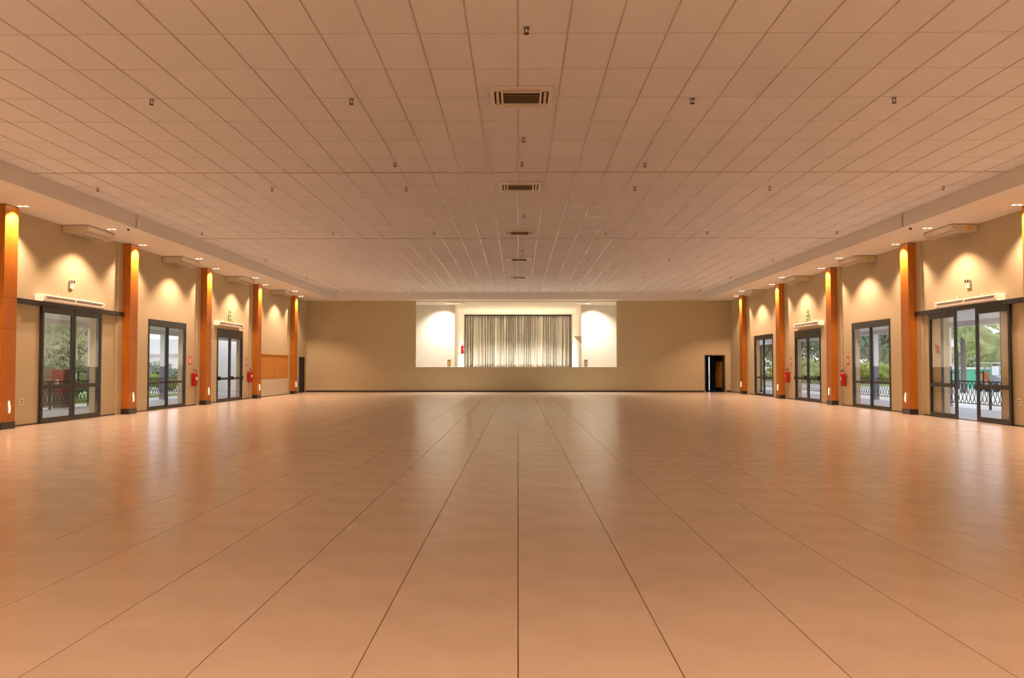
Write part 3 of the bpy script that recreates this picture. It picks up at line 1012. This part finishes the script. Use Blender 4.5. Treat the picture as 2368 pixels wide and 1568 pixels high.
for yy, rn in ((36.9, 'fifth'), (43.0, 'sixth')):
    for xx, cn in scol:
        spr.append((xx, yy, f'tiny ceiling sprinkler, {cn} one in the {rn} cross row'))
spr += [(-2.43, 16.18, 'ceiling sprinkler left of the centre line just before the long ceiling joint'), (2.51, 16.24, 'ceiling sprinkler right of the centre line just before the long ceiling joint'),
        (0.10, 9.68, 'ceiling sprinkler on the centre line nearest the camera'), (0.10, 14.41, 'ceiling sprinkler on the centre line beyond the nearest cassette'),
        (0.08, 16.16, 'ceiling sprinkler on the centre line just before the long ceiling joint'), (0.17, 21.76, 'ceiling sprinkler on the centre line between second and third cassettes'),
        (0.16, 28.3, 'ceiling sprinkler on the centre line between third and fourth cassettes'), (0.15, 34.6, 'ceiling sprinkler on the centre line before the farthest cassette')]
for xx, yy, lab in spr:
    t = thing('sprinkler_head', lab, 'sprinkler', (xx, yy, ZC), 'ceiling sprinklers')
    obj('escutcheon', SM[0], M_METAL, t)
    obj('frame_arms', SM[1], M_BRASS, t)
    obj('deflector', SM[2], M_BRASS, t)

# ------------------------------------------------------------------ outside: verandas
VX0, VX1 = W + WT, 15.75
for s, side in SIDES:
    y0v, y1v = 14.0, 62.0
    struct('floor_veranda_' + side, MB().box(s * VX0, s * VX1, y0v, y1v, -0.15, -0.004), M_VFLOOR, f'pale paving of the veranda outside the {side} wall', 'floor')
    struct('ceiling_veranda_' + side, MB().box(s * VX0, s * VX1, y0v, y1v, 2.95, 3.05), M_VWHITE, f'white veranda ceiling outside the {side} wall', 'ceiling')
    struct('trim_4' if s < 0 else 'trim_5', MB().box(s * 15.2, s * 15.45, y0v, y1v, 2.77, 2.95), M_VWHITE, f'white eave beam of the {side} veranda', 'beam')
    for k, yc in enumerate((23.5, 29.55, 35.5, 41.5)):
        t = thing('veranda_column', f'white veranda column with grey dado outside the {ORD[k]} {side} bay', 'column', (s * 15.3, yc, -0.004), 'veranda columns')
        obj('shaft', MB().box(-0.1, 0.1, -0.1, 0.1, 0, 2.774), M_VWHITE, t)
        obj('dado', MB().box(-0.108, 0.108, -0.108, 0.108, 0, 1.42), M_VGREY, t)

# scrollwork railing
def scroll_mesh():
    m = MB()
    def spiral(cx, cz, r0, turns, a0, dirn):
        return [(0, cx + r0 * (1 - 0.62 * k / 14) * math.cos(a0 + dirn * turns * 2 * PI * k / 14), cz + r0 * (1 - 0.62 * k / 14) * math.sin(a0 + dirn * turns * 2 * PI * k / 14)) for k in range(15)]
    S = []
    for k in range(13):
        t = k / 12
        S.append((0, 0.085 * math.cos(t * 2 * PI) , 0.17 + 0.72 * t))
    m.tube(S, 0.011, 5)
    m.tube([(0, -y, z) for _, y, z in S], 0.011, 5)
    m.tube(spiral(0.0, 0.30, 0.05, 1.2, PI / 2, 1), 0.009, 4)
    m.tube(spiral(0.0, 0.76, 0.05, 1.2, -PI / 2, -1), 0.009, 4)
    return m.mesh('scroll_baluster', smooth=True)

SCR = scroll_mesh()
spans = {-1: ((23.61, 29.44), (29.66, 35.39), (35.61, 41.39)), 1: ((23.61, 29.44), (29.66, 35.39), (35.61, 41.39), (41.61, 52.0))}
for s, side in SIDES:
    for k, (a, b) in enumerate(spans[s]):
        t = thing('scroll_railing', f'black wrought-iron scroll railing outside the {ORD[k]} {side} bay', 'railing', (s * 15.3, a, 0), 'wrought-iron railings')
        L = b - a
        obj('top_rail', MB().box(-0.02, 0.02, 0, L, 0.89, 0.925), M_IRON, t)
        obj('bottom_rail', MB().box(-0.015, 0.015, 0, L, 0.145, 0.17), M_IRON, t)
        for yy in ([L / 2 + 0.4] if L < 8 else [L / 3, 2 * L / 3]):
            obj('post', MB().box(-0.03, 0.03, yy - 0.03, yy + 0.03, -0.004, 0.89), M_IRON, t)
        nb = int(L / 0.24)
        for j in range(nb):
            yy = (j + 0.5) * L / nb
            obj('scroll_baluster', SCR, M_IRON, t, (0, yy, 0))

# veranda lamp seen through the farthest right window
t = thing('veranda_lamp', 'lit round lamp on the veranda ceiling beyond the farthest right window', 'lamp', (12.95, 42.3, 2.95))
obj('rim', MB().lathe([(0.24, -0.03), (0.25, 0.0)], 0, 0, 20), M_PLASTIC, t)
obj('globe', MB().lathe([(0.03, -0.12), (0.13, -0.105), (0.2, -0.07), (0.225, -0.03)], 0, 0, 20).mesh('globe', smooth=True), M_VLAMP, t)

extinguisher(1, (15.19, 29.5, 1.75), 'dark red extinguisher on the veranda column behind the half-open doors', 0.9, M_DRED)

# ------------------------------------------------------------------ outside: grounds
struct('ground', MB().box(-140, -VX1, -20, 170, -0.5, -0.06).box(VX1, 140, -20, 170, -0.5, -0.06).box(-VX1, VX1, 62, 170, -0.5, -0.06), M_GROUND, 'pale sandy ground around the hall', 'ground')
struct('lawn_left', MB().box(-60, -17.2, 24, 44, -0.06, -0.03), M_GRASS, 'bright green lawn beyond the left veranda', 'lawn')
struct('lawn_right', MB().box(26, 75, 62, 120, -0.06, -0.03), M_GRASS, 'grassy strip beyond the right veranda', 'lawn')

# green wall with white coping
t = thing('garden_wall', 'low green garden wall with white coping beyond the right veranda', 'garden wall', (31, 48, -0.06))
obj('wall_face', MB().box(-0.1, 0.1, 0, 16, 0, 1.28), M_GWALL, t)
obj('coping', MB().box(-0.16, 0.16, 0, 16, 1.28, 1.42), M_VWHITE, t)

# white building wall outside the third left bay
struct('wall_outbuilding', MB().box(-17.2, -17.0, 43.5, 60, -0.06, 3.6), M_OUTB, 'plain white outbuilding wall outside the third left bay', 'wall')

# terracotta pedestal and pale board wall outside the nearest left bay
t = thing('terracotta_pedestal', 'red terracotta pedestal with a small lit niche beyond the left railing', 'pedestal', (-15.72, 28.35, -0.06))
obj('base', MB().box(-0.17, 0.17, -0.22, 0.22, 0, 0.55), M_BROWN, t)
obj('head', MB().box(-0.2, 0.2, -0.24, 0.24, 0.55, 1.36), M_TERRA, t)
obj('niche', MB().box(-0.06, 0.06, -0.262, -0.24, 0.78, 1.02), M_PLASTIC, t)
t = thing('board_wall', 'low wall of pale horizontal boards beyond the left railing', 'wall', (-16.35, 27.4, -0.06))
for j in range(5):
    obj('board', MB().box(-0.03, 0.03, -1.0, 1.55, 0.04 + j * 0.27, 0.295 + j * 0.27), M_BOARDW, t)
obj('post', MB().box(0.03, 0.09, -1.0, -0.92, 0, 1.39), M_BOARDW, t)

# parked utility machine
t = thing('utility_cart', 'small white and grey utility cart with orange seat beyond the right railing', 'cart', (27.6, 48.4, -0.06), rotz=0.5)
t.scale = (0.85, 0.85, 0.85)
obj('chassis', MB().box(-0.5, 0.5, -0.9, 0.9, 0.35, 0.6), M_GREYP, t)
obj('bonnet', MB().prism([(-0.9, 0.6), (-0.9, 0.95), (-0.3, 1.15), (-0.1, 0.6)], 'x', -0.45, 0.45), M_GREYP, t)
obj('seat', MB().box(-0.4, 0.4, 0.05, 0.45, 0.6, 0.85).box(-0.4, 0.4, 0.4, 0.52, 0.85, 1.35), M_ORANGE, t)
obj('windscreen', MB().box(-0.45, 0.45, -0.28, -0.24, 1.1, 1.75), M_VWHITE, t)
for a in (-0.46, 0.46):
    for b in (-0.28, 0.75):
        obj('roof_post', MB().box(a - 0.03, a + 0.03, b - 0.03, b + 0.03, 0.6, 1.95), M_GREYP, t)
    for b in (-0.6, 0.6):
        obj('wheel', MB().lathe([(0.25, -0.09), (0.3, -0.06), (0.3, 0.06), (0.25, 0.09)], b, 0.3, 18, 'x'), M_RUBBER, t, (a, 0, 0))
obj('roof', MB().box(-0.55, 0.55, -0.4, 0.9, 1.95, 2.0), M_VWHITE, t)

# far shed seen through the second left window
t = thing('long_shed', 'long low pale shed with grey roof behind the left hedge', 'building', (-39.5, 92, -0.06))
obj('wall', MB().box(-6.5, 6.5, -0.1, 0.1, 0, 2.9), M_VWHITE, t)
obj('end_wall', MB().box(-6.5, -6.3, 0.1, 7, 0, 2.9).box(6.3, 6.5, 0.1, 7, 0, 2.9), M_VWHITE, t)
obj('roof', MB().prism([(-0.7, 2.75), (-0.7, 2.9), (4.5, 4.7), (7.6, 2.9), (7.6, 2.75)], 'x', -6.9, 6.9), M_ROOF, t)

# ------------------------------------------------------------------ vegetation
def crown_mesh(rx, ry, rz, n, leaf_s, seed, blobs=9):
    rng = random.Random(seed)
    m = MB()
    cs = []
    for _ in range(blobs):
        while True:
            p = Vector((rng.uniform(-1, 1), rng.uniform(-1, 1), rng.uniform(-1, 1)))
            if p.length < 0.8:
                break
        cs.append((p, rng.uniform(0.3, 0.5)))
    for i in range(n):
        c, r = cs[i % blobs]
        while True:
            q = Vector((rng.gauss(0, 1), rng.gauss(0, 1), rng.gauss(0, 1)))
            if q.length > 0.01:
                break
        q = q.normalized() * r * rng.uniform(0.6, 1.0)
        p = c + q
        p = Vector((p.x * rx, p.y * ry, p.z * rz))
        u = Vector((rng.gauss(0, 1), rng.gauss(0, 1), rng.gauss(0, 1))).normalized()
        w = u.cross(Vector((rng.gauss(0, 1), rng.gauss(0, 1), rng.gauss(0, 1)))).normalized()
        a = leaf_s * rng.uniform(0.6, 1.3)
        b = a * 0.45
        m.quad(p - u * a, p + w * b, p + u * a, p - w * b)
    return m.mesh('crown', fix=False)

def tree(loc, label, h, rx, rz, kind, n, ls, seed, group, trunk_r=0.16, bark=None, low=None):
    rng = random.Random(seed)
    t = thing('broadleaf_tree', label, 'tree', loc, group)
    pts = [(0, 0, 0)]
    x = y = 0
    for k in range(1, 7):
        x += rng.uniform(-0.12, 0.12)
        y += rng.uniform(-0.12, 0.12)
        pts.append((x, y, h * 0.85 * k / 6))
    obj('trunk', MB().tube(pts, [trunk_r * (1 - 0.12 * k) for k in range(7)], 9).mesh('trunk', smooth=True), bark or M_BARK, t)
    for k in range(4):
        a = rng.uniform(0, 2 * PI)
        z0 = h * rng.uniform(0.4, 0.6)
        obj('branch', MB().tube([(x * 0.5, y * 0.5, z0), (math.cos(a) * rx * 0.3, math.sin(a) * rx * 0.3, z0 + 0.18 * h), (math.cos(a) * rx * 0.7, math.sin(a) * rx * 0.7, z0 + 0.28 * h)], [trunk_r * 0.5, trunk_r * 0.35, trunk_r * 0.15], 6).mesh('branch', smooth=True), bark or M_BARK, t)
    obj('crown', crown_mesh(rx, rx, rz, n, ls, seed + 5), M_LEAF[kind], t, (x, y, low if low else h - rz * 0.55))
    return t

def shrub(loc, label, rx, ry, rz, kind, n, ls, seed, group):
    t = thing('shrub', label, 'shrub', loc, group)
    st = MB()
    rng = random.Random(seed)
    for k in range(5):
        a = k * 1.26
        st.tube([(0, 0, 0), (math.cos(a) * rx * 0.3, math.sin(a) * ry * 0.3, rz * 0.6), (math.cos(a) * rx * 0.5, math.sin(a) * ry * 0.5, rz * 1.1)], [0.03, 0.02, 0.01], 5)
    obj('stems', st, M_BARK, t)
    obj('crown', crown_mesh(rx, ry, rz, n, ls, seed, 7), M_LEAF[kind], t, (0, 0, rz * 0.95))
    return t

def frond_mesh(L, droop, seed):
    rng = random.Random(seed)
    m = MB()
    pts = []
    for k in range(11):
        t = k / 10
        pts.append(Vector((L * (t - 0.18 * t * t * droop), 0, L * (0.42 * t - droop * 0.62 * t * t))))
    m.tube(pts, [0.028 * (1 - 0.085 * k) for k in range(11)], 5)
    for k in range(1, 31):
        t = k / 31
        i = min(int(t * 10), 9)
        p = pts[i].lerp(pts[i + 1], t * 10 - i)
        d = (pts[i + 1] - pts[i]).normalized()
        ll = L * 0.30 * (math.sin(PI * min(1, 0.12 + 0.9 * t)) + 0.15)
        for sd in (-1, 1):
            tip = p + d * ll * 0.55 + Vector((0, sd * ll * 0.75, -ll * (0.25 + 0.3 * rng.random())))
            w = d * 0.045
            mid = p.lerp(tip, 0.4) + Vector((0, 0, ll * 0.05))
            m.quad(p, mid - w, tip, mid + w)
    return m.mesh('frond', fix=False)

FR = [frond_mesh(2.3, 0.9, 1), frond_mesh(2.3, 1.3, 2), frond_mesh(2.3, 0.5, 3)]

def palm(loc, label, h, seed, sc=1.0, r=0.17, nf=16):
    rng = random.Random(seed)
    t = thing('palm_tree', label, 'palm', loc, 'palm trees')
    prof = []
    for k in range(25):
        z = h * k / 24
        prof.append((r * (1.15 - 0.35 * k / 24) * (1.08 if k % 2 else 0.95), z))
    obj('trunk', MB().lathe(prof, 0, 0, 12), M_PBARK, t)
    obj('crownshaft', MB().lathe([(r * 0.9, h - 0.02), (r * 1.5, h + 0.1), (r * 1.2, h + 0.45), (r * 0.3, h + 0.8)], 0, 0, 10), M_PALM, t)
    for k in range(nf):
        a = k * 2.399963 + rng.uniform(-0.2, 0.2)
        el = -0.55 + 1.25 * k / nf
        o = obj('frond', FR[k % 3], M_PALM, t, (math.cos(a) * r * 0.5, math.sin(a) * r * 0.5, h + 0.25), (0, -el * 0.7, a))
        q = sc * rng.uniform(0.85, 1.15)
        o.scale = (q, q, q)
    return t

G = -0.06
palm((24.9, 46.4, G), 'tall dark-trunked palm framed by the half-open right doors', 3.5, 11, 1.0, 0.14, 18)
palm((28.9, 54.6, G), 'slim palm standing before the green garden wall', 3.2, 12, 1.1, 0.12)
palm((35.6, 61.0, G), 'pale palm behind the utility cart', 2.2, 13, 1.35, 0.15, 20)
palm((37.5, 66.0, G), 'broad palm behind the green garden wall', 3.0, 14, 1.6, 0.18, 20)
palm((33.2, 54.4, G), 'leafy palm beside the right edge of the sliding doors', 3.3, 15, 1.2, 0.14, 18)
palm((25.5, 72.5, G), 'young palm seen through the right exit doors', 1.2, 16, 1.1, 0.12, 14)

right_trees = [((49, 82), 4.5, 1, 'pale tree behind the palms right of the hall'), ((36, 83), 9, 2, 'blue-green tree behind the second right window'), ((44.5, 99), 11, 0, 'tall green tree far behind the second right window'),
               ((31, 88), 9.5, 2, 'blue-green tree behind the right exit doors'), ((39.5, 108), 12, 2, 'tall tree far behind the right exit doors'), ((27.6, 96), 10, 2, 'blue-green tree behind the farthest right window'),
               ((33, 112), 13, 0, 'tall tree far behind the farthest right window'), ((53, 94), 5.5, 1, 'pale tree at the far right beyond the garden wall'), ((48, 108), 13, 0, 'dark tree far beyond the garden wall')]
for i, ((x, yy), h, kd, lab) in enumerate(right_trees):
    tree((x, yy, G), lab, h, 3.2 + 0.1 * h, h * 0.55, kd, 4200, 0.34, 30 + i, 'trees beyond the right veranda', low=h * 0.5)
left_trees = [((-21.5, 40), 6.2, 1, 'pale-barked tree behind the nearest left doors'), ((-28.5, 49), 7.5, 1, 'slender pale tree behind the board wall'), ((-36.5, 60), 9, 0, 'green tree far behind the nearest left doors'),
              ((-47, 72), 10, 1, 'pale tree far left beyond the lawn'), ((-47, 55), 11, 0, 'dense green tree at the far left')]
for i, ((x, yy), h, kd, lab) in enumerate(left_trees):
    tree((x, yy, G), lab, h, 3.0 + 0.12 * h, h * 0.40, kd, 2600, 0.26, 60 + i, 'trees beyond the left veranda', 0.2)
for i, (x, yy, h, lab) in enumerate(((-32.5, 62, 5.5, 'low bushy pale tree beyond the lawn'), (-46, 82, 6.5, 'broad low pale tree behind the nearest left doors'))):
    tree((x, yy, G), lab, h, 4.2, h * 0.55, 1, 4200, 0.3, 75 + i, 'trees beyond the left veranda', 0.2, low=h * 0.5)
for i, (x, yy, rr, hh, kd, lab) in enumerate(((29.5, 69, 2.2, 1.5, 3, 'yellow-green shrub outside the second right window'), (32.5, 75, 2.4, 1.9, 3, 'bright yellow-green shrub behind the second right window'),
                                              (26.5, 78, 2.2, 1.2, 3, 'yellow-green shrub behind the right exit doors'), (27.5, 90, 2.6, 1.5, 3, 'pale shrub behind the farthest right window'), (30, 80, 2.0, 1.2, 1, 'pale low shrub between the right trees'))):
    shrub((x, yy, G), lab, rr, rr, hh * 0.6, kd, 1500, 0.2, 80 + i, 'shrubs beyond the right veranda')
for i, (x, yy, rr, hh, kd, lab) in enumerate(((-19.2, 34.2, 1.5, 1.5, 0, 'dark clipped shrub behind the nearest left doors'), (-21.0, 37.6, 1.6, 1.6, 0, 'dark green shrub beside the left lawn'), (-23.5, 52.5, 2.0, 1.4, 2, 'blue-green shrub outside the second left window'),
                                              (-26.0, 58, 2.0, 1.5, 2, 'blue-green shrub behind the second left window'), (-21, 49.5, 1.3, 0.9, 3, 'yellow-green shrub low outside the second left window'))):
    shrub((x, yy, G), lab, rr, rr, hh * 0.6, kd, 1500, 0.16, 100 + i, 'shrubs beyond the left veranda')
